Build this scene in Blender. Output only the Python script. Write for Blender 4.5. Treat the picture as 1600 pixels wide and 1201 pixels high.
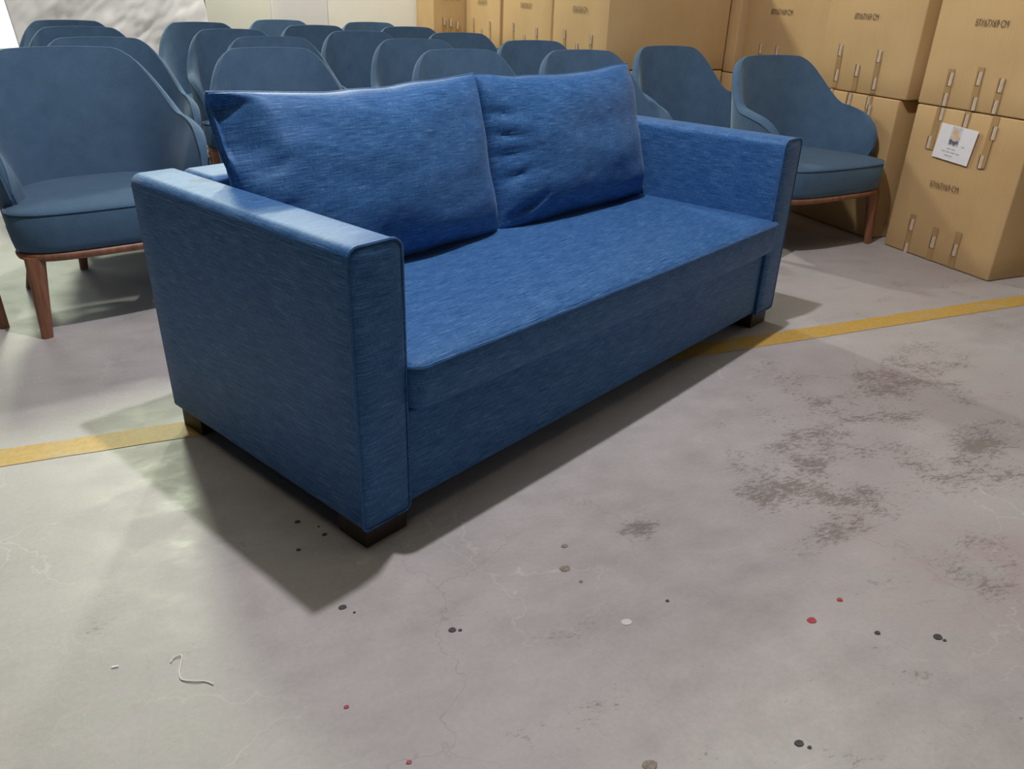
import bpy, bmesh, math, random
from mathutils import Vector, Matrix, noise
random.seed(7)
for o in list(bpy.data.objects): bpy.data.objects.remove(o)
SC = bpy.context.scene
COL = SC.collection
PI = math.pi

# ------------------------------------------------------------------ camera
cam = bpy.data.objects.new('camera', bpy.data.cameras.new('camera')); COL.objects.link(cam)
cam.data.sensor_width = 36.0
cam.data.lens = 36.0 * 1241.8 / 1600.0
PITCH, ROLL, YAW, CAMH = .4606, .0338, .4074, 1.1148
fw = Vector((math.sin(YAW)*math.cos(PITCH), math.cos(YAW)*math.cos(PITCH), -math.sin(PITCH)))
r0 = Vector((math.cos(YAW), -math.sin(YAW), 0)); u0 = r0.cross(fw)
rr = r0*math.cos(ROLL)+u0*math.sin(ROLL); uu = -r0*math.sin(ROLL)+u0*math.cos(ROLL)
M = Matrix((rr, uu, -fw)).transposed().to_4x4(); M.translation = (0, 0, CAMH)
cam.matrix_world = M
cam.data.clip_end = 100
SC.camera = cam

# ------------------------------------------------------------------ light and exposure
SC.view_settings.view_transform = 'Standard'; SC.view_settings.look = 'None'
SC.view_settings.gamma = 1; SC.view_settings.use_curve_mapping = False
SC.view_settings.exposure = 0.0
W = bpy.data.worlds.new('world'); SC.world = W; W.use_nodes = True
bg = W.node_tree.nodes['Background']; bg.inputs[0].default_value = (1.0, .95, .84, 1); bg.inputs[1].default_value = .03

def lamp(name, kind, loc, power, col, size=.1, target=None, size_y=None):
    d = bpy.data.lights.new(name, kind); d.energy = power; d.color = col
    if kind == 'AREA':
        d.size = size
        if size_y: d.shape = 'RECTANGLE'; d.size_y = size_y
        else: d.shape = 'DISK'
    else: d.shadow_soft_size = size
    o = bpy.data.objects.new(name, d); COL.objects.link(o); o.location = loc
    if target is not None: o.rotation_euler = (Vector(target)-Vector(loc)).to_track_quat('-Z', 'Y').to_euler()
    return o
lamp('ceiling_lamp', 'POINT', (.80, 1.95, 3.16), 225, (1.0, .945, .985), .045)
lamp('hall_light_beyond_partition', 'POINT', (-.95, 14.0, 8.4), 3900, (.90, 1.0, .74), .9)
lamp('overhead_fill', 'AREA', (.3, 1.4, 5.6), 60, (1.0, .90, .72), 3.6, (.6, 1.6, 0))  # broad soft fill added overhead to lift the floor shadows, no actual fixture
lamp('carton_fill', 'AREA', (-2.6, 6.6, 2.3), 10, (1.0, 1.0, .90), .8, (2.6, 6.2, 1.0))  # added area light brightening the pale carton faces; no side window stands here
lamp('ceiling_lamp_middle', 'POINT', (1.0, 6.55, 3.2), 265, (1.0, .99, .86), .10)
lamp('window_daylight', 'AREA', (-1.9, 7.40, 1.55), 5, (.88, 1.0, .84), 1.7, (-1.0, 3.0, .4), 1.6)

# ------------------------------------------------------------------ helpers
def link(o): COL.objects.link(o); return o
def empty(name, loc=(0, 0, 0), rz=0, label=None, cat=None, group=None):
    o = bpy.data.objects.new(name, None); link(o); o.location = loc; o.rotation_euler = (0, 0, rz); o.empty_display_size = .1
    tag(o, label, cat, group); return o
def tag(o, label=None, cat=None, group=None, kind=None):
    if label: o['label'] = label
    if cat: o['category'] = cat
    if group: o['group'] = group
    if kind: o['kind'] = kind
    return o
def boxuv(me, swap=False):
    uv = me.uv_layers.new(name='UVMap') if not me.uv_layers else me.uv_layers[0]
    for p in me.polygons:
        n = p.normal; ax = max(range(3), key=lambda i: abs(n[i]))
        for li in p.loop_indices:
            c = me.vertices[me.loops[li].vertex_index].co
            if ax == 2: t = (c.x, c.y)
            elif ax == 1: t = (c.x, c.z)
            else: t = (c.y + 3.1, c.z)
            uv.data[li].uv = t
def build(name, bm, mat, parent=None, smooth=True, uv=False, loc=None):
    bmesh.ops.recalc_face_normals(bm, faces=bm.faces)
    me = bpy.data.meshes.new(name); bm.to_mesh(me); bm.free()
    if smooth:
        for p in me.polygons: p.use_smooth = True
        me.set_sharp_from_angle(angle=math.radians(50))
    if mat: me.materials.append(mat)
    if uv: boxuv(me)
    o = bpy.data.objects.new(name, me); link(o)
    if parent: o.parent = parent
    if loc: o.location = loc
    return o
def share(name, src, parent, loc=(0, 0, 0), rot=(0, 0, 0), scale=(1, 1, 1)):
    o = bpy.data.objects.new(name, src.data); link(o); o.parent = parent
    o.location = loc; o.rotation_euler = rot; o.scale = scale; return o
def add_box(bm, lo, hi, bev=0, seg=2):
    r = bmesh.ops.create_cube(bm, size=1)
    for v in r['verts']: v.co = Vector([lo[i]+(v.co[i]+.5)*(hi[i]-lo[i]) for i in range(3)])
    if bev:
        es = list({e for v in r['verts'] for e in v.link_edges})
        bmesh.ops.bevel(bm, geom=es, offset=bev, segments=seg, affect='EDGES', profile=.5)
def add_hex(bm, pts, bev=0, seg=3):
    """pts: 8 corners, bottom 4 (ccw) then top 4"""
    vs = [bm.verts.new(p) for p in pts]
    fs = [(3, 2, 1, 0), (4, 5, 6, 7), (0, 1, 5, 4), (1, 2, 6, 5), (2, 3, 7, 6), (3, 0, 4, 7)]
    for f in fs: bm.faces.new([vs[i] for i in f])
    if bev:
        es = list({e for v in vs for e in v.link_edges})
        bmesh.ops.bevel(bm, geom=es, offset=bev, segments=seg, affect='EDGES', profile=.5)
def add_tube(bm, pts, rad, n=6, closed=False):
    pts = [Vector(p) for p in pts]; N = len(pts); rings = []
    for i, p in enumerate(pts):
        if closed: t = pts[(i+1) % N]-pts[i-1]
        else: t = pts[min(i+1, N-1)]-pts[max(i-1, 0)]
        t.normalize()
        ref = Vector((0, 0, 1)) if abs(t.z) < .95 else Vector((1, 0, 0))
        a = t.cross(ref).normalized(); b = t.cross(a).normalized()
        r = rad[i] if isinstance(rad, (list, tuple)) else rad
        rings.append([bm.verts.new(p+(a*math.cos(2*PI*k/n)+b*math.sin(2*PI*k/n))*r) for k in range(n)])
    for i in range(N if closed else N-1):
        A = rings[i]; B = rings[(i+1) % N]
        # align rings
        best = min(range(n), key=lambda s: sum((A[k].co-B[(k+s) % n].co).length for k in range(n)))
        B2 = [B[(k+best) % n] for k in range(n)]
        for k in range(n):
            bm.faces.new((A[k], A[(k+1) % n], B2[(k+1) % n], B2[k]))
        if i+1 < N: rings[i+1] = B2
    if not closed:
        bm.faces.new(rings[0]); bm.faces.new(rings[-1])
def add_rings(bm, rings, cap0=True, cap1=True):
    vs = [[bm.verts.new(p) for p in r] for r in rings]
    n = len(vs[0])
    for a, b in zip(vs, vs[1:]):
        for k in range(n): bm.faces.new((a[k], a[(k+1) % n], b[(k+1) % n], b[k]))
    if cap0: bm.faces.new(vs[0])
    if cap1: bm.faces.new(vs[-1])
def catmull(pts, per=8):
    P = [Vector(p) for p in pts]; P = [2*P[0]-P[1]]+P+[2*P[-1]-P[-2]]; out = []
    for i in range(1, len(P)-2):
        for k in range(per):
            t = k/per; a, b, c, d = P[i-1:i+3]
            out.append(.5*((2*b)+(c-a)*t+(2*a-5*b+4*c-d)*t*t+(3*b-a-3*c+d)*t**3))
    out.append(P[-2]); return out
def sstep(a, b, x):
    t = max(0, min(1, (x-a)/(b-a))); return t*t*(3-2*t)

# ------------------------------------------------------------------ materials
def mat(name):
    m = bpy.data.materials.new(name); m.use_nodes = True
    nt = m.node_tree; return m, nt, nt.nodes, nt.links, nt.nodes['Principled BSDF']
def N(nodes, t, **kw):
    n = nodes.new(t)
    for k, v in kw.items(): setattr(n, k, v)
    return n
def noise_node(nt, vec, scale, detail=4, rough=.55):
    n = nt.nodes.new('ShaderNodeTexNoise'); n.inputs['Scale'].default_value = scale
    n.inputs['Detail'].default_value = detail; n.inputs['Roughness'].default_value = rough
    if vec is not None: nt.links.new(vec, n.inputs['Vector'])
    return n
def ramp(nt, fac, stops):
    r = nt.nodes.new('ShaderNodeValToRGB'); e = r.color_ramp.elements
    while len(e) < len(stops): e.new(.5)
    for i, (p, c) in enumerate(stops): e[i].position = p; e[i].color = (*c, 1) if len(c) == 3 else c
    nt.links.new(fac, r.inputs[0]); return r
def mapping(nt, vec, scale=(1, 1, 1), loc=(0, 0, 0), rot=(0, 0, 0)):
    n = nt.nodes.new('ShaderNodeMapping'); n.inputs['Scale'].default_value = scale
    n.inputs['Location'].default_value = loc; n.inputs['Rotation'].default_value = rot
    nt.links.new(vec, n.inputs['Vector']); return n.outputs[0]
def mixc(nt, fac, a, b, mode='MIX'):
    n = nt.nodes.new('ShaderNodeMix'); n.data_type = 'RGBA'; n.blend_type = mode
    for sock, v in ((n.inputs[0], fac), (n.inputs[6], a), (n.inputs[7], b)):
        if isinstance(v, (int, float)): sock.default_value = v
        elif isinstance(v, tuple): sock.default_value = (*v, 1) if len(v) == 3 else v
        else: nt.links.new(v, sock)
    return n.outputs[2]
def math_(nt, op, a, b=None, clamp=False):
    n = nt.nodes.new('ShaderNodeMath'); n.operation = op; n.use_clamp = clamp
    for i, v in enumerate((a, b)):
        if v is None: continue
        if isinstance(v, (int, float)): n.inputs[i].default_value = v
        else: nt.links.new(v, n.inputs[i])
    return n.outputs[0]
def bump(nt, h, strength=.3, dist=.002):
    b = nt.nodes.new('ShaderNodeBump'); b.inputs['Strength'].default_value = strength; b.inputs['Distance'].default_value = dist
    nt.links.new(h, b.inputs['Height']); return b.outputs[0]
def simple(name, col, rough=.6, metal=0, var=.12, scale=30, bmp=.1):
    m, nt, nd, lk, p = mat(name)
    tc = N(nd, 'ShaderNodeTexCoord').outputs['Object']
    n = noise_node(nt, tc, scale, 5)
    c = ramp(nt, n.outputs[0], [(.3, tuple(x*(1-var) for x in col)), (.7, tuple(min(1, x*(1+var)) for x in col))])
    lk.new(c.outputs[0], p.inputs['Base Color']); p.inputs['Roughness'].default_value = rough; p.inputs['Metallic'].default_value = metal
    if bmp: lk.new(bump(nt, n.outputs[0], bmp), p.inputs['Normal'])
    return m

def sofa_fabric():
    m, nt, nd, lk, p = mat('slub_weave_blue')
    uv = N(nd, 'ShaderNodeTexCoord').outputs['UV']
    weft = noise_node(nt, mapping(nt, uv, (19, 760, 1)), 1, 3, .65)
    weft2 = noise_node(nt, mapping(nt, uv, (11, 380, 1), (3, 7, 0)), 1, 3, .6)
    warp = noise_node(nt, mapping(nt, uv, (640, 60, 1), (1, 2, 0)), 1, 2, .6)
    blot = noise_node(nt, mapping(nt, uv, (14, 30, 1)), 1, 4, .6)
    s = math_(nt, 'ADD', math_(nt, 'MULTIPLY', weft.outputs[0], .48), math_(nt, 'MULTIPLY', weft2.outputs[0], .20))
    s = math_(nt, 'ADD', s, math_(nt, 'MULTIPLY', warp.outputs[0], .22))
    s = math_(nt, 'ADD', s, math_(nt, 'MULTIPLY', blot.outputs[0], .10))
    c = ramp(nt, s, [(.39, (.010, .042, .130)), (.475, (.026, .103, .290)), (.55, (.056, .175, .415)), (.64, (.23, .38, .57))])
    lk.new(c.outputs[0], p.inputs['Base Color']); p.inputs['Roughness'].default_value = .52
    p.inputs['Specular IOR Level'].default_value = .40; p.inputs['Specular Tint'].default_value = (.55, .78, 1, 1)
    p.inputs['Sheen Weight'].default_value = .18; p.inputs['Sheen Roughness'].default_value = .34; p.inputs['Sheen Tint'].default_value = (.55, .75, 1, 1)
    lk.new(bump(nt, s, .5, .0015), p.inputs['Normal'])
    return m
def felt():
    m, nt, nd, lk, p = mat('wool_felt_blue')
    tc = N(nd, 'ShaderNodeTexCoord').outputs['Object']
    a = noise_node(nt, tc, 420, 3, .6); b = noise_node(nt, tc, 14, 4, .6)
    s = math_(nt, 'ADD', math_(nt, 'MULTIPLY', a.outputs[0], .6), math_(nt, 'MULTIPLY', b.outputs[0], .4))
    c = ramp(nt, s, [(.35, (.062, .122, .205)), (.65, (.097, .172, .272))])
    lk.new(c.outputs[0], p.inputs['Base Color']); p.inputs['Roughness'].default_value = .9
    p.inputs['Specular IOR Level'].default_value = .12
    p.inputs['Sheen Weight'].default_value = .35; p.inputs['Sheen Roughness'].default_value = .4; p.inputs['Sheen Tint'].default_value = (.7, .88, 1, 1)
    lk.new(bump(nt, a.outputs[0], .15, .001), p.inputs['Normal'])
    return m
def wood(name, dark, light, rough=.42):
    m, nt, nd, lk, p = mat(name)
    tc = N(nd, 'ShaderNodeTexCoord').outputs['Object']
    a = noise_node(nt, mapping(nt, tc, (60, 60, 6)), 1, 5, .6)
    c = ramp(nt, a.outputs[0], [(.3, dark), (.7, light)])
    lk.new(c.outputs[0], p.inputs['Base Color']); p.inputs['Roughness'].default_value = rough
    lk.new(bump(nt, a.outputs[0], .08, .001), p.inputs['Normal'])
    return m
def card():
    m, nt, nd, lk, p = mat('corrugated_card')
    tc = N(nd, 'ShaderNodeTexCoord').outputs['Object']
    a = noise_node(nt, tc, 3, 4); b = noise_node(nt, mapping(nt, tc, (160, 160, 8)), 1, 2)
    s = math_(nt, 'ADD', math_(nt, 'MULTIPLY', a.outputs[0], .75), math_(nt, 'MULTIPLY', b.outputs[0], .25))
    c = ramp(nt, s, [(.3, (.52, .345, .160)), (.7, (.61, .42, .205))])
    lk.new(c.outputs[0], p.inputs['Base Color']); p.inputs['Roughness'].default_value = .72
    p.inputs['Specular IOR Level'].default_value = .3
    lk.new(bump(nt, s, .12, .003), p.inputs['Normal'])
    return m
def concrete():
    m, nt, nd, lk, p = mat('worn_concrete')
    tc = N(nd, 'ShaderNodeTexCoord').outputs['Object']
    att = N(nd, 'ShaderNodeAttribute'); att.attribute_name = 'wear'
    sep = N(nd, 'ShaderNodeSeparateColor'); lk.new(att.outputs['Color'], sep.inputs[0])
    wear, pink = sep.outputs[0], sep.outputs[1]
    big = noise_node(nt, tc, 1.3, 5, .6); mid = noise_node(nt, mapping(nt, tc, (1, 1.6, 1)), 7, 6, .65); fine = noise_node(nt, tc, 90, 4, .7)
    s = math_(nt, 'ADD', math_(nt, 'MULTIPLY', big.outputs[0], .45), math_(nt, 'MULTIPLY', mid.outputs[0], .35))
    s = math_(nt, 'ADD', s, math_(nt, 'MULTIPLY', fine.outputs[0], .20))
    base = ramp(nt, s, [(.33, (.335, .315, .315)), (.52, (.445, .425, .425)), (.68, (.54, .52, .52))]).outputs[0]
    # pinkish rubbed stains
    pk = math_(nt, 'MULTIPLY', pink, ramp(nt, mid.outputs[0], [(.38, (0, 0, 0)), (.62, (1, 1, 1))]).outputs[0])
    base = mixc(nt, math_(nt, 'MULTIPLY', pk, .8), base, (.36, .27, .265))
    # scuffs: torn dark marks, dense where wear is high, sparse elsewhere
    sc1 = noise_node(nt, mapping(nt, tc, (44, 112, 1), rot=(0, 0, .62)), 1, 9, .86)
    sc2 = noise_node(nt, mapping(nt, tc, (6, 9, 1), (4, 2, 0)), 1, 4, .6)
    th = math_(nt, 'ADD', sc1.outputs[0], math_(nt, 'MULTIPLY', math_(nt, 'SUBTRACT', sc2.outputs[0], .46), .55))
    th = math_(nt, 'ADD', th, math_(nt, 'MULTIPLY', wear, .26))
    scm = ramp(nt, th, [(.685, (0, 0, 0)), (.755, (1, 1, 1))]).outputs[0]
    base = mixc(nt, math_(nt, 'MULTIPLY', scm, .66), base, (.135, .115, .092))
    # pale hairline cracks
    wob = noise_node(nt, tc, 5, 4, .6)
    wv = N(nd, 'ShaderNodeVectorMath', operation='MULTIPLY_ADD'); lk.new(wob.outputs['Color'], wv.inputs[0]); wv.inputs[1].default_value = (.28, .28, 0); lk.new(tc, wv.inputs[2])
    for scale, w, col, amt in ((3.1, .0055, (.66, .645, .64), .38), (1.7, .0035, (.24, .225, .20), .42)):
        v = N(nd, 'ShaderNodeTexVoronoi', feature='DISTANCE_TO_EDGE'); v.inputs['Scale'].default_value = scale; lk.new(wv.outputs[0], v.inputs['Vector'])
        ln = ramp(nt, v.outputs['Distance'], [(0, (1, 1, 1)), (w, (0, 0, 0))]).outputs[0]
        msk = noise_node(nt, mapping(nt, tc, (1, 1, 1), (scale*3, 1, 0)), 1.6, 3)
        mk = ramp(nt, msk.outputs[0], [(.48, (0, 0, 0)), (.6, (1, 1, 1))]).outputs[0]
        base = mixc(nt, math_(nt, 'MULTIPLY', math_(nt, 'MULTIPLY', ln, mk), amt), base, col)
    # pale scratches
    scr = noise_node(nt, mapping(nt, tc, (5, 260, 1), rot=(0, 0, .6)), 1, 3)
    base = mixc(nt, math_(nt, 'MULTIPLY', ramp(nt, scr.outputs[0], [(.69, (0, 0, 0)), (.74, (1, 1, 1))]).outputs[0], .25), base, (.70, .68, .67))
    lk.new(base, p.inputs['Base Color'])
    ro = ramp(nt, mid.outputs[0], [(.3, (.40, .40, .40)), (.7, (.62, .62, .62))]).outputs[0]
    lk.new(ro, p.inputs['Roughness']); p.inputs['Specular IOR Level'].default_value = .42
    lk.new(bump(nt, math_(nt, 'ADD', fine.outputs[0], math_(nt, 'MULTIPLY', scm, -.6)), .12, .002), p.inputs['Normal'])
    return m
def line_paint():
    m, nt, nd, lk, p = mat('worn_yellow_paint')
    tc = N(nd, 'ShaderNodeTexCoord').outputs['Object']
    a = noise_node(nt, mapping(nt, tc, (7, 14, 1)), 1, 6, .7); b = noise_node(nt, tc, 60, 4, .7)
    c = ramp(nt, b.outputs[0], [(.3, (.46, .285, .060)), (.7, (.59, .385, .095))]).outputs[0]
    wr = ramp(nt, a.outputs[0], [(.52, (0, 0, 0)), (.66, (1, 1, 1))]).outputs[0]
    c = mixc(nt, math_(nt, 'MULTIPLY', wr, .6), c, (.46, .40, .28))
    lk.new(c, p.inputs['Base Color']); p.inputs['Roughness'].default_value = .55
    return m
FAB = sofa_fabric(); FELT = felt(); CARD = card(); CONC = concrete(); YEL = line_paint()
WOOD = wood('reddish_wood', (.17, .070, .038), (.36, .16, .085))
DARKWOOD = wood('dark_stained_wood', (.018, .011, .008), (.05, .03, .02), .5)
TAPE = simple('brown_tape', (.42, .275, .120), .28, 0, .08, 12, .05)
CLIPW = simple('pale_metal_staple', (.66, .55, .42), .4, 0, .08, 60, 0)
CLIPD = simple('dark_tape_edge', (.20, .12, .05), .5, 0, .1, 40, 0)
INK = simple('brown_ink', (.085, .055, .032), .8, 0, .3, 80, 0)
PAPER = simple('white_paper', (.82, .82, .84), .6, 0, .02, 40, 0)
GREYINK = simple('grey_print', (.50, .50, .53), .7, 0, .1, 90, 0)
PHOTO_G = simple('print_grey_ground', (.60, .60, .63), .6, 0, .25, 60, 0)
PHOTO_T = simple('print_tan', (.70, .50, .30), .6, 0, .12, 40, 0)
PHOTO_N = simple('print_navy', (.13, .14, .22), .6, 0, .5, 160, 0)
PLASTIC = simple('white_plastic_sheet', (.84, .83, .84), .45, 0, .03, 4, .1)
WALLP = simple('painted_wall', (.80, .78, .70), .75, 0, .06, 2, .05)
WALLG = simple('grey_wall_panel', (.72, .70, .69), .7, 0, .05, 2, .05)
BOARD = simple('cream_board', (.80, .80, .69), .6, 0, .05, 3, .05)
WHITE = simple('white_trim', (.85, .86, .80), .5, 0, .03, 8, 0)
REDP = simple('red_paint_drop', (.42, .06, .08), .5, 0, .2, 60, 0)
DARKP = simple('dark_paint_drop', (.055, .055, .06), .6, 0, .3, 60, 0)
BROWNP = simple('brown_spot', (.26, .22, .185), .7, 0, .3, 120, 0)
PALEP = simple('pale_spot', (.66, .66, .67), .5, 0, .06, 60, 0)
THREAD = simple('white_thread', (.82, .82, .80), .6, 0, .03, 60, 0)

# ------------------------------------------------------------------ setting: floor, walls
WEAR = [  # x, y, rx, ry, amount : rubbed patches of the floor
    (.896, 1.273, .06, .03, 1.0), (2.097, 1.70, .30, .12, .95), (2.224, 1.606, .15, .10, .8), (2.014, 1.288, .22, .14, .9), (1.582, 1.404, .30, .20, .75),
    (1.364, 1.28, .22, .14, .85), (1.864, 1.164, .2, .12, .8), (1.442, 1.162, .16, .1, .95), (1.275, 1.10, .10, .05, .9),
    (1.433, 1.386, .26, .16, .7), (1.833, 1.555, .35, .25, .55), (2.446, 1.832, .2, .12, .7), (1.51, .856, .2, .14, .6), (1.775, 1.761, .4, .2, .5),
    (.6, 1.033, .08, .06, .6), (2.6, 1.2, .6, .5, .5), (1.15, .62, .3, .2, .35), (3.0, 2.3, .6, .3, .4), (-.4, 1.5, .5, .4, .15), (-.3, 1.0, .2, .1, .3), (.6, .75, .3, .15, .3)]
PINK = [(1.52, .86, .26, .2, 1.0), (2.15, 1.66, .35, .2, .8), (2.3, 1.45, .4, .25, .55), (1.41, 1.13, .16, .1, .6), (2.9, 2.4, .7, .4, .5), (1.7, 1.15, .3, .2, .4)]
def floor_mesh():
    bm = bmesh.new(); x0, x1, y0, y1, st = -5, 6.0, -2.5, 7.7, .085
    nx, ny = int((x1-x0)/st), int((y1-y0)/st)
    g = [[bm.verts.new((x0+(x1-x0)*i/nx, y0+(y1-y0)*j/ny, 0)) for i in range(nx+1)] for j in range(ny+1)]
    for j in range(ny):
        for i in range(nx): bm.faces.new((g[j][i], g[j][i+1], g[j+1][i+1], g[j+1][i]))
    return bm
fl = build('floor', floor_mesh(), CONC, smooth=False); tag(fl, 'pale worn concrete floor with scuffs, cracks and paint spots', None, None, 'structure')
ca = fl.data.color_attributes.new('wear', 'FLOAT_COLOR', 'POINT')
for i, v in enumerate(fl.data.vertices):
    w = pk = 0
    if v.co.x > -1.5 and v.co.y > 0:
        for (x, y, rx, ry, a) in WEAR: w = max(w, a*math.exp(-((v.co.x-x)/rx)**2-((v.co.y-y)/ry)**2))
        for (x, y, rx, ry, a) in PINK: pk = max(pk, a*math.exp(-((v.co.x-x)/rx)**2-((v.co.y-y)/ry)**2))
    ca.data[i].color = (w, pk, 0, 1)
# painted yellow line, a part of the floor
bm = bmesh.new(); L = 140
ev = []
for i in range(L+1):
    x = -5+11*i/L; ev.append((bm.verts.new((x, 2.052+.003*noise.noise((x*9, 0, 0)), .0012)), bm.verts.new((x, 2.144+.003*noise.noise((x*9, 5, 0)), .0012))))
for a, b in zip(ev, ev[1:]): bm.faces.new((a[0], b[0], b[1], a[1]))
tag(build('painted_line', bm, YEL, fl, False), 'worn yellow line painted across the concrete floor')
def spot(x, y, r, m, label=None, sq=.8):
    bm = bmesh.new(); n = 14; a0 = random.random()*6
    pts = [Vector((r*(1+.16*noise.noise((math.cos(a)*1.3+x*9, math.sin(a)*1.3, y*9)))*math.cos(a), r*sq*(1+.16*noise.noise((math.cos(a)*1.3, math.sin(a)*1.3+9, x*9)))*math.sin(a), 0)) for a in [2*PI*k/n for k in range(n)]]
    add_rings(bm, [[p+Vector((0, 0, .0002)) for p in pts], [p*.9+Vector((0, 0, .0016)) for p in pts]], False, True)
    o = build('paint_spot', bm, m, fl, True, False, (x, y, 0))
    if label: o['label'] = label
for x, y, r in [(.148, 1.565, .007), (.197, 1.496, .006), (.134, 1.461, .005), (.186, 1.248, .0085), (.371, 1.111, .008), (.829, .658, .0085), (.84, .645, .004), (1.257, .757, .010), (1.262, .745, .004), (1.152, .808, .0065), (.81, 1.034, .0045), (.205, 1.225, .003), (.19, 1.53, .003), (.385, 1.105, .004)]:
    spot(x, y, r, DARKP)
for x, y, r in [(1.053, .883, .0105), (1.151, .91, .007), (.142, 1.001, .005), (.212, .857, .005)]: spot(x, y, r, REDP, 'dark red paint drop on the floor')
for x, y, r in [(.657, 1.20, .013), (.69, 1.27, .008), (.572, .712, .013), (.67, 1.15, .005)]: spot(x, y, r, BROWNP, 'dull brown spot on the floor')
spot(.70, 1.01, .0115, PALEP, 'pale round spot on the floor')

YB = 7.5
def wallbox(name, lo, hi, m, parent=None, label=None):
    bm = bmesh.new(); add_box(bm, lo, hi); o = build(name, bm, m, parent, False)
    if parent is None: tag(o, label, None, None, 'structure')
    elif label: o['label'] = label
    return o
wb = wallbox('wall_back', (-.80, YB, 0), (6.0, YB+.15, 2.75), WALLP, None, 'pale wall behind the rows of armchairs')
wallbox('wall_segment', (-5, YB, 0), (-2.9, YB+.15, 2.75), WALLP, wb); wallbox('wall_segment', (-2.9, YB, 0), (-.80, YB+.15, .55), WALLP, wb); wallbox('wall_segment', (-2.9, YB, 2.5), (-.80, YB+.15, 2.75), WALLP, wb)
wallbox('wall_segment', (-.15, YB, 2.75), (6.0, YB+.15, 5.4), WALLP, wb)  # unseen upper wall, added to keep the hall light off the right side
wallbox('wall_panel', (.97, YB-.012, 0), (1.408, YB, 2.75), WALLG, wb, 'grey wall panel beside the cream board')
wallbox('wall_panel', (1.412, YB-.014, 0), (2.6, YB, 2.75), WALLP, wb)
wallbox('wall_right', (5.0, -2.5, 0), (5.12, YB, 2.75), WALLP, None, 'wall behind the stacked cartons')
# bright window at far left
win = bpy.data.objects.new('window_1', None); link(win); win.location = (-1.85, YB, 1.5); tag(win, 'overexposed bright window in the back wall at far left', None, None, 'structure')
m, nt, nd, lk, p = mat('daylit_glass')
p.inputs['Base Color'].default_value = (.9, .95, .9, 1); p.inputs['Emission Color'].default_value = (.93, 1.0, .88, 1); p.inputs['Emission Strength'].default_value = 1.25
GLASS = m
bm = bmesh.new(); add_box(bm, (-1.05, .05, -.95), (1.05, .06, 1.0)); build('pane', bm, GLASS, win, False)
for lo, hi in [((-1.05, .0, -.95), (-1.0, .12, 1.0)), ((1.0, .0, -.95), (1.05, .12, 1.0)), ((-1.05, 0, -.95), (1.05, .12, -.9)), ((-1.05, 0, .95), (1.05, .12, 1.0)), ((-.025, 0, -.95), (.025, .1, 1.0))]:
    bm = bmesh.new(); add_box(bm, lo, hi, .006); build('window_frame', bm, WHITE, win)

# cream board against the wall
bd = empty('cream_board', (.70, YB-.05, 0), 0, 'tall pale cream board standing against the back wall', 'board')
bm = bmesh.new(); add_box(bm, (-.27, -.02, 0), (.235, .035, 2.2), .004); build('panel', bm, BOARD, bd)
bm = bmesh.new(); add_box(bm, (.235, -.026, 0), (.262, .035, 2.2), .004); tag(build('edge_strip', bm, WHITE, bd), 'bright white edge strip')

# crumpled plastic sheet on the back wall
def sheet():
    bm = bmesh.new(); nx, nz = 110, 120; g = []
    for j in range(nz+1):
        row = []; z = .01+2.3*j/nz
        for i in range(nx+1):
            u = i/nx; xl = -.93+.16*(z-.66)*-.6; xr = .40+.02*math.sin(z*9)+.06*(1-z)
            x = xl+(xr-xl)*u
            q = Vector((x*1.6+z*.9, z*2.2-x*.9, 1.7))
            a_ = x*.75+z*.66; b_ = -x*.66+z*.75
            d = .05*noise.noise(q*.9)+.030*abs(noise.noise((a_*2.2, b_*8.5, 1)))+.016*abs(noise.noise((a_*5+4, b_*17, 5)))+.010*noise.noise((a_*9, b_*30, 9))
            d = d*(.35+.65*min(1, 6*min(u, 1-u)))
            row.append(bm.verts.new((x, -d, z)))
        g.append(row)
    for j in range(nz):
        for i in range(nx): bm.faces.new((g[j][i], g[j][i+1], g[j+1][i+1], g[j+1][i]))
    return bm
sh = build('plastic_sheet', sheet(), PLASTIC, None, True, False, (0, YB-.16, 0)); tag(sh, 'crumpled white plastic sheet hung over the back wall', 'plastic sheet')
sm = sh.modifiers.new('thickness', 'SOLIDIFY'); sm.thickness = .003

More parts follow.
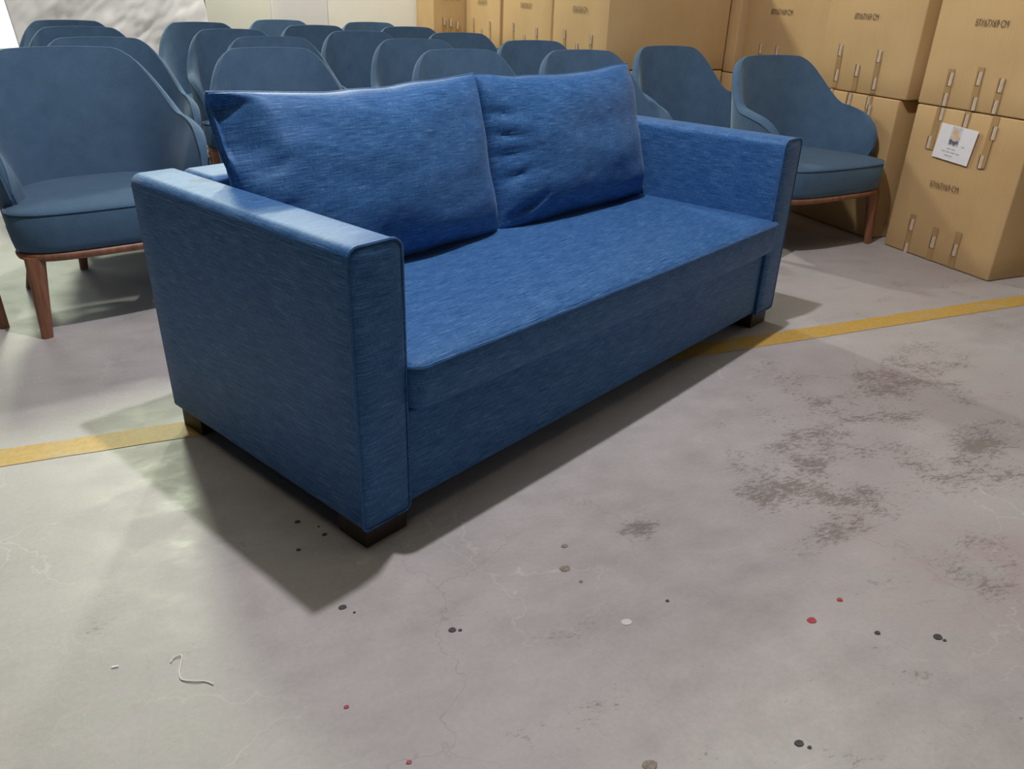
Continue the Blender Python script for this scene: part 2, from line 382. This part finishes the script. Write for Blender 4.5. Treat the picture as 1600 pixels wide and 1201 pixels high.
# ------------------------------------------------------------------ sofa
SX, SY, SR = .2683, 1.3948, .4492
SW, SD, SDT, SH, ZB, TA = 1.973, .830, .856, .686, .056, .133
def s2w(a, b): return (SX+a*math.cos(SR)-b*math.sin(SR), SY+a*math.sin(SR)+b*math.cos(SR))
sofa = empty('sofa', (SX, SY, 0), SR, 'long royal blue slub-weave sofa with boxy arms and dark block feet', 'sofa')
def round_profile(x0, x1, z0, z1, rt, rb, n=5):
    pts = []
    for (cx, cz, a0, r) in ((x1-rb, z0+rb, -PI/2, rb), (x1-rt, z1-rt, 0, rt), (x0+rt, z1-rt, PI/2, rt), (x0+rb, z0+rb, PI, rb)):
        for k in range(n+1):
            a = a0+PI/2*k/n; pts.append((cx+r*math.cos(a), cz+r*math.sin(a)))
    return pts
def arm(x0, x1):
    pr = round_profile(x0, x1, ZB, SH, .026, .014); cx, cz = (x0+x1)/2, (ZB+SH)/2
    def ring(y, s=0, slant=False):
        out = []
        for x, z in pr:
            X = cx+(x-cx)*(1-2*s/(x1-x0)); Z = cz+(z-cz)*(1-2*s/(SH-ZB))
            Y = y
            if slant: Y = y+(SDT-SD)*(z-ZB)/(SH-ZB)
            out.append((X, Y, Z))
        return out
    rings = [ring(-.004, .022), ring(.0, .010), ring(.004, .002), ring(.010, 0)]
    for k in range(1, 12):
        t = k/12; y = .010+(SD-.02)*t
        rings.append([(x, y+(SDT-SD)*t*(z-ZB)/(SH-ZB), z) for x, z in pr])
    rings += [ring(SD-.008, 0, True), ring(SD-.002, .003, True), ring(SD, .012, True)]
    bm = bmesh.new(); add_rings(bm, rings); return bm, pr
for x0, x1, lab in ((0, TA, None), (SW-TA, SW, None)):
    bm, pr = arm(x0, x1); A = build('arm', bm, FAB, sofa, True, True)
    bm = bmesh.new(); add_tube(bm, [(x, .003, z) for x, z in pr], .0032, 6, True)
    xo = x0+.001 if x0 == 0 else x1-.001
    add_tube(bm, [(xo, .01+(SD-.02)*k/20+(SDT-SD)*k/20, SH-.030) for k in range(21)], .0028, 6)
    build('piping', bm, FAB, A, True, True)
# back frame: upright panel between the arms, level with them
bm = bmesh.new()
add_hex(bm, [(TA-.004, .665, ZB), (SW-TA+.004, .665, ZB), (SW-TA+.004, SD, ZB), (TA-.004, SD, ZB), (TA-.004, .700, SH-.002), (SW-TA+.004, .700, SH-.002), (SW-TA+.004, SDT, SH-.002), (TA-.004, SDT, SH-.002)], .022, 4)
build('back_frame', bm, FAB, sofa, True, True)
# base panel below the seat
bm = bmesh.new(); add_box(bm, (TA+.002, .010, .062), (SW-TA-.002, .66, .300), .012, 3); build('base_panel', bm, FAB, sofa, True, True)
# bench seat cushion
def seat():
    x0, x1, y0, y1, z0, z1 = TA+.003, SW-TA+.012, -.024, .66, .300, .410
    r = .035; out = []
    def corner(cx, cy, a0, n=6): return [(cx+r*math.cos(a0+PI/2*k/n), cy+r*math.sin(a0+PI/2*k/n)) for k in range(n+1)]
    front = []
    c0 = corner(x0+r, y0+r, PI); c1 = corner(x1-r, y0+r, -PI/2)
    mid = [(x0+r+(x1-x0-2*r)*k/28, y0-.010*math.sin(PI*k/28)) for k in range(1, 28)]
    rightside = [(x1, y0+r+(y1-y0-r)*k/10) for k in range(1, 11)]
    back = [(x1-(x1-x0)*k/28, y1) for k in range(1, 29)]
    left = [(x0, y1-(y1-y0-r)*k/10) for k in range(1, 10)]
    ol = c0+mid+c1+rightside+back+left
    cx, cy = (x0+x1)/2, (y0+y1)/2
    hx, hy = (x1-x0)/2, (y1-y0)/2
    def ring(ins, z, dome=0):
        res = []
        for x, y in ol:
            X = cx+(x-cx)*(1-ins/hx); Y = cy+(y-cy)*(1-ins/hy)
            zz = z+.004*noise.noise((x*4, y*4, 3))*dome-(.010*(((x-cx)/hx)**2-.5))*dome*0
            zz += .010*dome*(1-((X-cx)/hx)**2)
            res.append((X, Y, zz))
        return res
    rings = [ring(.05, z0+.0), ring(.012, z0+.002), ring(.003, z0+.010), ring(0, z0+.03), ring(-.004, (z0+z1)/2), ring(0, z1-.008), ring(.003, z1-.001, .4), ring(.014, z1+.004, .6), ring(.05, z1+.010, .9), ring(.12, z1+.014, 1), ring(.22, z1+.016, 1), ring(.33, z1+.016, 1)]
    bm = bmesh.new(); add_rings(bm, rings)
    pipe = [(cx+(x-cx)*(1+.001/hx), cy+(y-cy)*(1+.001/hy), z1-.003+.004*(1-((x-cx)/hx)**2)) for x, y in ol]
    return bm, pipe
bm, pipe = seat(); SEAT = build('seat_cushion', bm, FAB, sofa, True, True)
bm = bmesh.new(); add_tube(bm, pipe, .0042, 6, True); build('piping', bm, FAB, SEAT, True, True)
for x, y, lab in ((.014, .014, None), (SW-.014-.118, .014, None), (.014, SD-.114, None), (SW-.132, SD-.114, None)):
    bm = bmesh.new(); add_box(bm, (x, y, 0), (x+.118, y+.10, ZB+.006), .003); build('foot', bm, DARKWOOD, sofa)

# loose back cushions
def pillow(w, h, t, seed, creases, facet):
    bm = bmesh.new(); nu, nv = 70, 48; side = []
    def pos(u, v, sgn):
        x = w*u*(1-.030*(1-v*v)); z = h*1.012*v*(1-(.085 if v > 0 else .03)*(1-u*u))
        f = max(0, (1-abs(u)**2.6)*(1-abs(v)**2.6))**.42
        tt = t if sgn < 0 else t*.85
        y = sgn*tt*f*(1-.16*v)
        if sgn < 0:
            y += facet*sstep(-.70, -.93, u)*sstep(.15, .5, v)*(1-sstep(.86, 1, v))*(1-sstep(-.96, -1, u)*.5)
            for (cu, cv, du, dv, amp) in creases:
                d = ((u-cu)*du+(v-cv)*dv); s_ = (-(u-cu)*dv+(v-cv)*du)
                y -= amp*math.exp(-(s_/.05)**2)*math.exp(-(d/.16)**2)*min(1, f*3)
        y += .010*noise.noise((u*2.2+seed, v*2.2, 0))*min(1, f*2)+.0015*noise.noise((u*6+seed, v*7, 4))*min(1, f*2)
        z += .006*noise.noise((u*3+seed, seed, 8))*(abs(v)**3)
        return Vector((x, y, z))
    grids = []
    for sgn in (-1, 1):
        grids.append([[None]*(nu+1) for _ in range(nv+1)])
    for j in range(nv+1):
        for i in range(nu+1):
            u = math.sin((2*i/nu-1)*PI/2); v = math.sin((2*j/nv-1)*PI/2)
            u = .65*u+.35*(2*i/nu-1); v = .65*v+.35*(2*j/nv-1)
            edge = i in (0, nu) or j in (0, nv)
            a = bm.verts.new(pos(u, v, -1)); grids[0][j][i] = a
            grids[1][j][i] = a if edge else bm.verts.new(pos(u, v, 1))
    for q, g in enumerate(grids):
        for j in range(nv):
            for i in range(nu):
                f = (g[j][i], g[j][i+1], g[j+1][i+1], g[j+1][i])
                if len(set(f)) == 4: bm.faces.new(f if q == 0 else f[::-1])
    edge = [grids[0][0][i].co.copy() for i in range(nu)]+[grids[0][j][nu].co.copy() for j in range(nv)]+[grids[0][nv][i].co.copy() for i in range(nu, 0, -1)]+[grids[0][j][0].co.copy() for j in range(nv, 0, -1)]
    return bm, edge
TILT = math.radians(-13.0)
for a0, a1, seed, yaw, zz, cr, lab in (
    (.118, .987, 1.3, .0, .652, [(-.86, .22, .8, .45, -.012), (-.85, -.2, .9, .35, -.008), (-.8, -.55, .9, .3, -.008)], 'left blue back cushion, nearest the camera, leaning on the sofa back'),
    (.981, 1.800, 5.2, .0, .650, [(-.90, .50, 1, -.25, -.010), (-.88, .22, 1, -.2, -.012), (-.88, -.02, 1, .1, -.012), (-.86, -.30, 1, .3, -.012), (-.76, -.72, .8, .6, -.022), (-.62, -.86, .5, .8, -.012)], 'right blue back cushion with creased left side, beside far sofa arm')):
    bm, edge = pillow((a1-a0)/2,   .237, .118, seed, cr, .045 if seed < 2 else .0)
    x, y = s2w((a0+a1)/2, .592)
    c = build('back_cushion', bm, FAB, None, True, True); c.location = (x, y, zz); c.rotation_euler = Matrix.Rotation(SR+yaw, 4, 'Z').to_3x3().to_4x4().to_euler()
    c.matrix_world = Matrix.Translation((x, y, zz)) @ Matrix.Rotation(SR+yaw, 4, 'Z') @ Matrix.Rotation(TILT, 4, 'X')
    tag(c, lab, 'cushion', 'sofa back cushions')
    bm = bmesh.new(); add_tube(bm, edge, .0028, 5, True); build('seam', bm, FAB, c, True, True)

# ------------------------------------------------------------------ armchair
def resample(poly, n):
    d = [0]
    for a, b in zip(poly, poly[1:]): d.append(d[-1]+(b-a).length)
    out = []; k = 0
    for i in range(n+1):
        s = d[-1]*i/n
        while k < len(d)-2 and d[k+1] < s: k += 1
        t = (s-d[k])/max(1e-9, d[k+1]-d[k]); out.append(poly[k].lerp(poly[k+1], t))
    return out, d[-1]
HALF = catmull([(0, .235, 0), (.115, .229, 0), (.203, .193, 0), (.268, .110, 0), (.298, .0, 0), (.302, -.10, 0), (.290, -.195, 0)], 10)
HALF, HL = resample(HALF, 40)
def hgt(q):   # q 0..1 along half arc: top edge height
    if q < .40: h = .862-.012*(q/.40)**2
    else: h = .850
    h -= .205*sstep(.235, .64, q)
    h -= .035*sstep(.60, .95, q)
    return h
def shell():
    PL = [Vector((-p.x, p.y, 0)) for p in HALF[:0:-1]]+HALF
    n = len(PL); half = n//2; ZB0 = .300
    rings = []; po = []; pi_ = []
    for i, p in enumerate(PL):
        t = (PL[min(i+1, n-1)]-PL[max(i-1, 0)]).normalized(); nrm = Vector((-t.y, t.x, 0))  # outward (back)
        if nrm.dot(p-Vector((0, -.05, 0))) < 0: nrm = -nrm
        q = abs(i-half)/half
        h = hgt(q)
        tip = 1.0
        if q > .80: tip = math.sqrt(max(0, 1-((q-.80)/.20)**2))
        top = ZB0+.10+(h-ZB0-.10)*(.30+.70*tip) if q > .80 else h
        th = .018*(1 if q < .86 else max(.30, math.sqrt(max(0, 1-((q-.86)/.14)**2))))
        sec = []
        def P(z, off):
            v = (z-.42)/.44
            lean = .046*v if v > 0 else .05*v
            lean *= (1-.35*sstep(.5, 1, q))
            w = nrm*(lean+off)
            fwd = 0
            if q > .6:   # front edge swells forward at mid height and falls back towards the seat
                k = sstep(.6, 1, q); vv = (z-ZB0)/(h-ZB0)
                fwd = -.022*k*math.sin(PI*min(1, max(0, vv)))+.075*k*(1-min(1, max(0, vv)))**1.6
            return Vector((p.x+w.x, p.y+w.y+fwd, z))
        K = 9
        pad = (.016+.030*sstep(.35, .8, q))*(1-sstep(.86, 1, q)*.8)
        for k in range(K): sec.append(P(ZB0+(top-.030-ZB0)*k/(K-1), th*(1 if k else .7)))
        sec.append(P(top-.019, th*.98)); sec.append(P(top-.010, th*.62)); sec.append(P(top-.004, .1*th)); sec.append(P(top, -th*.45)); sec.append(P(top-.004, -th*.95))
        for k in range(K):
            zz = ZB0+(top-.014-ZB0)*(K-1-k)/(K-1); f = (K-1-k)/(K-1)
            sec.append(P(zz, -th-pad*(1-f**3.0)))
        rings.append(sec); po.append(P(top-.021, th*1.0)); pi_.append(P(top-.003, -th*.8))
    bm = bmesh.new(); add_rings(bm, rings)
    return bm, po, pi_, rings
def seat_outline(ins=0, n=7):
    half = catmull([(0, -.325, 0), (.14, -.320, 0), (.25, -.300, 0), (.315, -.245, 0), (.320, -.17, 0), (.290, -.07, 0), (.262, .03, 0), (.235, .12, 0), (.15, .19, 0), (0, .21, 0)], n)
    pts = half+[Vector((-p.x, p.y, 0)) for p in half[-2:0:-1]]
    out = []; m = len(pts)
    for i, p in enumerate(pts):
        t = (pts[(i+1) % m]-pts[i-1]).normalized(); nn = Vector((t.y, -t.x, 0)); out.append(p-nn*ins)
    return out
def chair_seat():
    def R(ins, z): return [(p.x, p.y, z) for p in seat_outline(ins)]
    ol = seat_outline(0)
    def S(s, z): return [(p.x*s, -.05+(p.y+.05)*s, z) for p in ol]
    rings = [R(.022, .283), R(.012, .284), R(.004, .292), R(.0, .312), R(-.006, .36), R(-.003, .398), R(.0, .410), S(.97, .4165), S(.90, .424), S(.75, .433), S(.5, .440), S(.22, .443)]
    bm = bmesh.new(); add_rings(bm, rings); return bm, [(p.x*1.005, -.05+(p.y+.05)*1.005, .411) for p in ol]
def leg_bm(tx, ty, bx, by):
    bm = bmesh.new(); rings = []
    for k in range(7):
        t = k/6; r = .030-.013*t**.9; cx = tx+(bx-tx)*t; cy = ty+(by-ty)*t
        rings.append([(cx+r*math.copysign(abs(math.cos(a))**.75, math.cos(a)), cy+r*.9*math.copysign(abs(math.sin(a))**.75, math.sin(a)), .272*(1-t)) for a in [2*PI*(j+.5)/10 for j in range(10)]])
    add_rings(bm, rings); return bm
def make_chair():
    root = empty('armchair', (0, 0, 0))
    bm, po, pi_, _ = shell(); s = build('back_shell', bm, FELT, root)
    bm = bmesh.new(); add_tube(bm, po, .0030, 5); add_tube(bm, pi_, .0030, 5); build('piping', bm, FELT, s)
    bm, pipe = chair_seat(); s = build('seat', bm, FELT, root)
    bm = bmesh.new(); add_tube(bm, pipe, .0036, 5, True); build('piping', bm, FELT, s)
    bm = bmesh.new(); ol = seat_outline(.020)
    def RR(ins, z): return [(p.x, p.y, z) for p in seat_outline(ins)]
    vs = [RR(.026, .262), RR(.016, .255), RR(.006, .262), RR(.002, .272), RR(.006, .281), RR(.016, .284), RR(.030, .284), RR(.034, .272)]
    rg = [[bm.verts.new(q) for q in r] for r in vs]
    for i in range(len(rg)):
        a, b = rg[i], rg[(i+1) % len(rg)]
        for k in range(len(a)): bm.faces.new((a[k], a[(k+1) % len(a)], b[(k+1) % len(b)], b[k]))
    build('seat_rail', bm, WOOD, root)
    for (a, b, c, d) in ((-.280, -.258, -.300, -.280), (.280, -.258, .300, -.280), (-.205, .14, -.25, .30), (.205, .14, .25, .30)):
        build('leg', leg_bm(a, b, c, d), WOOD, root)
    return root
def copy_tree(o, parent=None):
    c = o.copy(); COL.objects.link(c)
    if parent: c.parent = parent
    for ch in list(o.children): copy_tree(ch, c)
    return c
CHAIRS = [  # x, y of the back's top centre, turn in degrees, height factor, label
    (-0.327, 3.55, 16, 1.022, 'blue armchair at far left front, whole seat and wooden front leg showing'),
    (-0.230, 4.28, 10, 1.012, 'blue armchair just behind the far left front one, second in its file'),
    (-0.352, 5.10, 8, 1.016, 'blue armchair third in the leftmost file, in front of the plastic sheet'),
    (-0.460, 5.82, 8, 1.016, 'last armchair of the leftmost file, only its rim showing by the window'),
    (0.452, 3.85, 6, 1.000, 'blue armchair directly behind the left sofa cushion, nearest in its file'),
    (0.562, 4.64, 6, 1.000, 'blue armchair second behind the left sofa cushion, only top rim showing'),
    (0.424, 5.34, 8, 1.000, 'blue armchair third behind left sofa cushion, its left arm showing'),
    (0.290, 6.16, 8, 1.000, 'teal-lit armchair at the back right of the plastic sheet'),
    (1.305, 3.80, 4, 1.000, 'blue armchair behind the corner where the two sofa cushions meet'),
    (1.305, 4.56, 4, 1.000, 'blue armchair second in file behind where the sofa cushions meet'),
    (1.170, 5.30, 6, 1.000, 'blue armchair in third row left of centre, before the wall seam'),
    (1.015, 5.98, 6, 1.000, 'teal armchair in fourth row below the grey wall panel'),
    (0.890, 6.74, 6, 1.000, 'last row armchair below the bright board edge strip, dark rim'),
    (1.540, 6.60, 6, 1.000, 'last row armchair below the wall seam, pale teal rim'),
    (1.660, 5.95, 6, 1.000, 'fourth row armchair left of the rearmost carton'),
    (1.795, 5.25, 4, 1.000, 'armchair in front of the rearmost pale cartons, third row'),
    (1.985, 4.52, 4, 1.000, 'armchair second behind the right sofa cushion, before the pale cartons'),
    (1.935, 3.80, 2, 1.000, 'blue armchair directly behind the right sofa cushion'),
    (2.650, 4.14, 2, 1.000, 'blue armchair against the large plain shaded carton side'),
    (2.853, 3.50, 7, 1.000, 'rightmost blue armchair beside the printed cartons, behind far sofa arm'),
    (-1.000, 3.57, 10, 1.000, 'armchair mostly beyond the left picture edge, only its front foot tip showing'),
]
proto = make_chair()
for i, (tx, ty, deg, hz, lab) in enumerate(CHAIRS):
    c = proto if i == 0 else copy_tree(proto)
    a = math.radians(deg); d = .287
    c.location = (tx+math.sin(a)*d, ty-math.cos(a)*d, 0); c.rotation_euler = (0, 0, a); c.scale = ({0: 1.07, 19: 1.11}.get(i, .935), 1, hz)
    tag(c, lab, 'armchair', 'blue armchairs stored behind the sofa')

# ------------------------------------------------------------------ cartons
def text_mesh(s):
    cu = bpy.data.curves.new('printed_text', 'FONT'); cu.body = s; cu.size = 1; cu.align_x = 'CENTER'; cu.align_y = 'CENTER'; cu.extrude = .0; cu.offset = -.002
    o = bpy.data.objects.new('tmp_text', cu); COL.objects.link(o)
    dg = bpy.context.evaluated_depsgraph_get(); dg.update()
    me = bpy.data.meshes.new_from_object(o.evaluated_get(dg)); bpy.data.objects.remove(o)
    me.materials.clear(); me.materials.append(INK)
    w = max(v.co.x for v in me.vertices)-min(v.co.x for v in me.vertices); h = max(v.co.y for v in me.vertices)-min(v.co.y for v in me.vertices)
    for v in me.vertices: v.co.x /= w; v.co.y /= h
    return me
TXT = text_mesh('87X67X69 CM')
# staple: dark backing lip with two pale wires ; tape: thin strip. Face local frame: x right along the face, y out of it, z up
bm = bmesh.new(); add_box(bm, (-.004, 0, -.028), (.0135, .002, .028)); add_box(bm, (.000, .0015, -.027), (.0035, .0035, .027)); add_box(bm, (.0075, .0015, -.027), (.011, .0035, .027))
ST = build('staple', bm, CLIPW, None, False); STM = ST.data; bpy.data.objects.remove(ST)
bm = bmesh.new(); add_box(bm, (-.010, 0, -.029), (-.004, .0025, .029)); _o = build('dark_lip', bm, CLIPD, None, False); LIPM = _o.data; bpy.data.objects.remove(_o)
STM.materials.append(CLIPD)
for p_ in STM.polygons:
    if p_.index < 6: p_.material_index = 0
def carton(face, name_loc, size, label, staples=(), tapes=(), text=None, rz=0, group='brown cartons stacked along the right wall', txt_w=.157, txt_h=.028):
    """name_loc = (X of the printed face, Y of its left edge as seen, z0); size = (face width, depth, height). Printed face looks to -X."""
    w, d, h = size
    x, y, z = name_loc
    root = empty('carton', (x, y, z), -PI/2+rz, label, 'carton', group)   # local +x = world -Y (to the right on the face), local +y = world +X (into the box)
    bm = bmesh.new(); add_box(bm, (.002, 0, .002), (w-.002, d, h-.002), .006, 2)
    bmesh.ops.subdivide_edges(bm, edges=[e for e in bm.edges if e.calc_length() > .3], cuts=5, use_grid_fill=True)
    for v in bm.verts:
        if .02 < v.co.x < w-.02 and .02 < v.co.z < h-.02: v.co.y += (-.007 if v.co.y < d/2 else .004)*math.sin(PI*v.co.x/w)*math.sin(PI*v.co.z/h)*(1+.6*noise.noise((x*5+v.co.x*3, y*3, z*5+v.co.z*3)))
    body = build('body', bm, CARD, root)
    def outy(px, pz): return -.008*math.sin(PI*max(0, min(1, px/w)))*math.sin(PI*max(0, min(1, pz/h)))*1.3-.0008
    for (sx, z0, z1) in tapes:
        bm = bmesh.new(); n = 5
        pts = [(sx, z0+(z1-z0)*k/n) for k in range(n+1)]
        vs = [[bm.verts.new((sx+o_, outy(sx, pz)-.001-dd, pz)) for (o_, dd) in ((-.017, -.001), (-.016, .001), (.016, .001), (.017, -.001))] for sx_, pz in pts]
        for a, b in zip(vs, vs[1:]):
            for k in range(3): bm.faces.new((a[k], a[k+1], b[k+1], b[k]))
        build('tape', bm, TAPE, root, False)
    for (sx, sz) in staples:
        for me_, nm in ((STM, 'staple'), (LIPM, 'tape_fold')):
            o = bpy.data.objects.new(nm, me_); link(o); o.parent = root; o.location = (sx, outy(sx, sz)-.0015, sz); o.scale = (1, -1, 1)
    if text:
        o = bpy.data.objects.new('printed_text', TXT); link(o); o.parent = root
        o.matrix_local = Matrix.Translation((text[0], outy(text[0], text[1])-.0016, text[1])) @ Matrix.Rotation(PI/2, 4, 'X') @ Matrix.Diagonal((txt_w, txt_h, 1, 1))
    return root
BOT = dict(staples=[(.145, .195), (.288, .108), (.415, .185), (.150, .072), (.418, .058)], tapes=[(.147, .01, .17), (.288, .01, .135), (.416, .01, .17)])
BOTF = dict(staples=[(.142, .142), (.284, .093), (.410, .090), (.140, .020)], tapes=[(.142, .004, .190), (.286, .004, .162), (.412, .004, .175)])
TOP = dict(staples=[(.148, .66), (.285, .65), (.438, .62), (.122, .53), (.418, .495)], tapes=[(.135, .50, .69), (.285, .60, .69), (.428, .47, .69)])
S = (.615, .87, .69)
c1 = carton(0, (3.322, 2.939, 0), S, 'front lower carton bearing the white paper label, on the floor', TOP['staples']+BOTF['staples'], TOP['tapes']+BOTF['tapes'], (.272, .352))
carton(0, (3.322, 2.943, .690), S, 'carton on top of the one bearing the white label', [(.155, .122), (.301, .139), (.412, .122), (.306, .034), (.15, .034), (.41, .034)], [(.150, .004, .165), (.301, .004, .185), (.412, .004, .15)], (.295, .358), txt_w=.16)
carton(0, (3.315, 3.655, 0), S, 'lower carton behind the rightmost armchair, left of the labelled carton', TOP['staples'][:3]+[(.150, .665), (.29, .66), (.42, .655)], TOP['tapes'])
carton(0, (3.322, 3.645, .690), (.635, .87, .69), 'upper carton second from the right, above the rightmost armchair wing', BOT['staples'], BOT['tapes'], (.285, .357))
carton(0, (3.345, 4.345, 0), (.685, .87, .69), 'lower carton hidden behind the rightmost armchair back', [], [])
carton(0, (3.345, 4.348, .690), (.69, .87, .69), 'upper carton just right of the plain shaded carton side', [(.175, .155), (.325, .152), (.47, .11)], [(.175, .01, .13), (.325, .01, .13), (.47, .01, .09)], (.32, .357), txt_w=.18)
carton(0, (3.318, 5.00, 0), (.615, .87, .69), 'lower carton wedged behind the plain shaded stack', [], [])
carton(0, (3.318, 5.00, .690), (.615, .87, .69), 'upper carton showing only a narrow strip beside the plain shaded side', [], [])
RB = [(.16, .17), (.31, .10), (.46, .16)]; RT = [(.16, .01, .13), (.31, .01, .1), (.46, .01, .13)]
for k, (yl, wd, lu, ll) in enumerate(((5.21, .755, 'upper carton of the stack with a large plain shaded side', 'lower carton of the stack with a large plain shaded side'), (6.10, .865, 'upper carton left of the plain-sided stack, second in the pale row', 'lower carton second in the pale row, behind the armchairs'), (6.92, .765, 'upper carton third in the pale row, far back', 'lower carton third in the pale row, far back'))):
    g = 'brown cartons stacked behind the armchairs'
    carton(0, (2.455, yl, 0), (wd, .84, .70), ll, [], [], group=g)
    carton(0, (2.455, yl, .702), (wd, .84, .69), lu, [(a*wd/.62, b) for a, b in RB], [(a*wd/.62, b, c) for a, b, c in RT], (.33*wd/.62, .315), group=g, txt_w=.19, txt_h=.035)
# last pair, turned to face the room, beside the back wall
def front_carton(z, lab, st, text):
    c = carton(0, (2.175, 6.945, z), (.87, .5, .69), lab, st, [(a, .01, b-.03) for a, b in st], text, PI/2, 'brown cartons stacked behind the armchairs', .19, .035)
    return c
front_carton(0, 'lower carton against the back wall, left end of the carton row', [], None)
front_carton(.702, 'upper carton against the back wall, left end of the carton row', [(.09, .16), (.145, .15), (.205, .13)], (.15, .335))

# white paper label stuck on the front carton (a part of it)
def quad_plate(name, pts, y, m, parent, th=.0006):
    bm = bmesh.new(); a = [bm.verts.new((px, y, pz)) for px, pz in pts]; b = [bm.verts.new((px, y-th, pz)) for px, pz in pts]
    bm.faces.new(a); bm.faces.new(b[::-1]); n = len(pts)
    for k in range(n): bm.faces.new((a[k], a[(k+1) % n], b[(k+1) % n], b[k]))
    return build(name, bm, m, parent, False)
LBX = [(.176, .627), (.374, .617), (.359, .463), (.163, .475)]
lb = quad_plate('paper_label', LBX, -.0125, PAPER, c1, .001); lb['label'] = 'white square paper label with a small printed picture'
def L2(u, v):   # label local 0..1 (right, down)
    a = Vector(LBX[0]).lerp(Vector(LBX[1]), u); b = Vector(LBX[3]).lerp(Vector(LBX[2]), u); p_ = a.lerp(b, v); return (p_.x, p_.y)
quad_plate('print_ground', [L2(u, v) for u, v in ((.32, .02), (.60, .02), (.60, .56), (.32, .56))], -.0136, PHOTO_G, lb)
quad_plate('print_shape', [L2(.46+.085*math.cos(a)+.03*math.sin(a)*-1, .25-.19*math.sin(a)) for a in [2*PI*k/16 for k in range(16)]], -.0143, PHOTO_T, lb)
quad_plate('print_dark', [L2(u, v) for u, v in ((.33, .42), (.38, .38), (.44, .43), (.50, .43), (.57, .38), (.585, .5), (.53, .48), (.49, .56), (.44, .50), (.36, .54))], -.0150, PHOTO_N, lb)
def dashes(u0, u1, v, words, hh=.018):
    for k in range(words):
        a = u0+(u1-u0)*k/words; b = a+(u1-u0)/words*.78
        quad_plate('print_line', [L2(a, v-hh), L2(b, v-hh), L2(b, v+hh), L2(a, v+hh)], -.0138, GREYINK, lb)
dashes(.34, .60, .66, 2); dashes(.22, .74, .755, 4); dashes(.33, .57, .86, 2); dashes(.70, .80, .53, 1)

# ------------------------------------------------------------------ loose thread and scrap on the floor
th = bmesh.new(); add_tube(th, [Vector(p) for p in catmull([(-.134, 1.213, .0015), (-.128, 1.222, .002), (-.115, 1.2225, .003), (-.1165, 1.205, .0015), (-.120, 1.184, .0015), (-.117, 1.164, .0015), (-.098, 1.152, .0025), (-.079, 1.145, .0015), (-.066, 1.133, .0015)], 6)], .0013, 5)
tag(build('thread', th, THREAD), 'short bent white thread lying on the concrete in front of sofa', 'thread')
sc_ = bmesh.new(); add_hex(sc_, [(-.233, 1.236, 0), (-.221, 1.234, 0), (-.220, 1.239, 0), (-.231, 1.241, 0), (-.232, 1.236, .002), (-.221, 1.235, .003), (-.220, 1.239, .002), (-.231, 1.240, .0025)])
tag(build('paper_scrap', sc_, PAPER, None, False), 'tiny white paper scrap on the floor left of the thread', 'scrap')
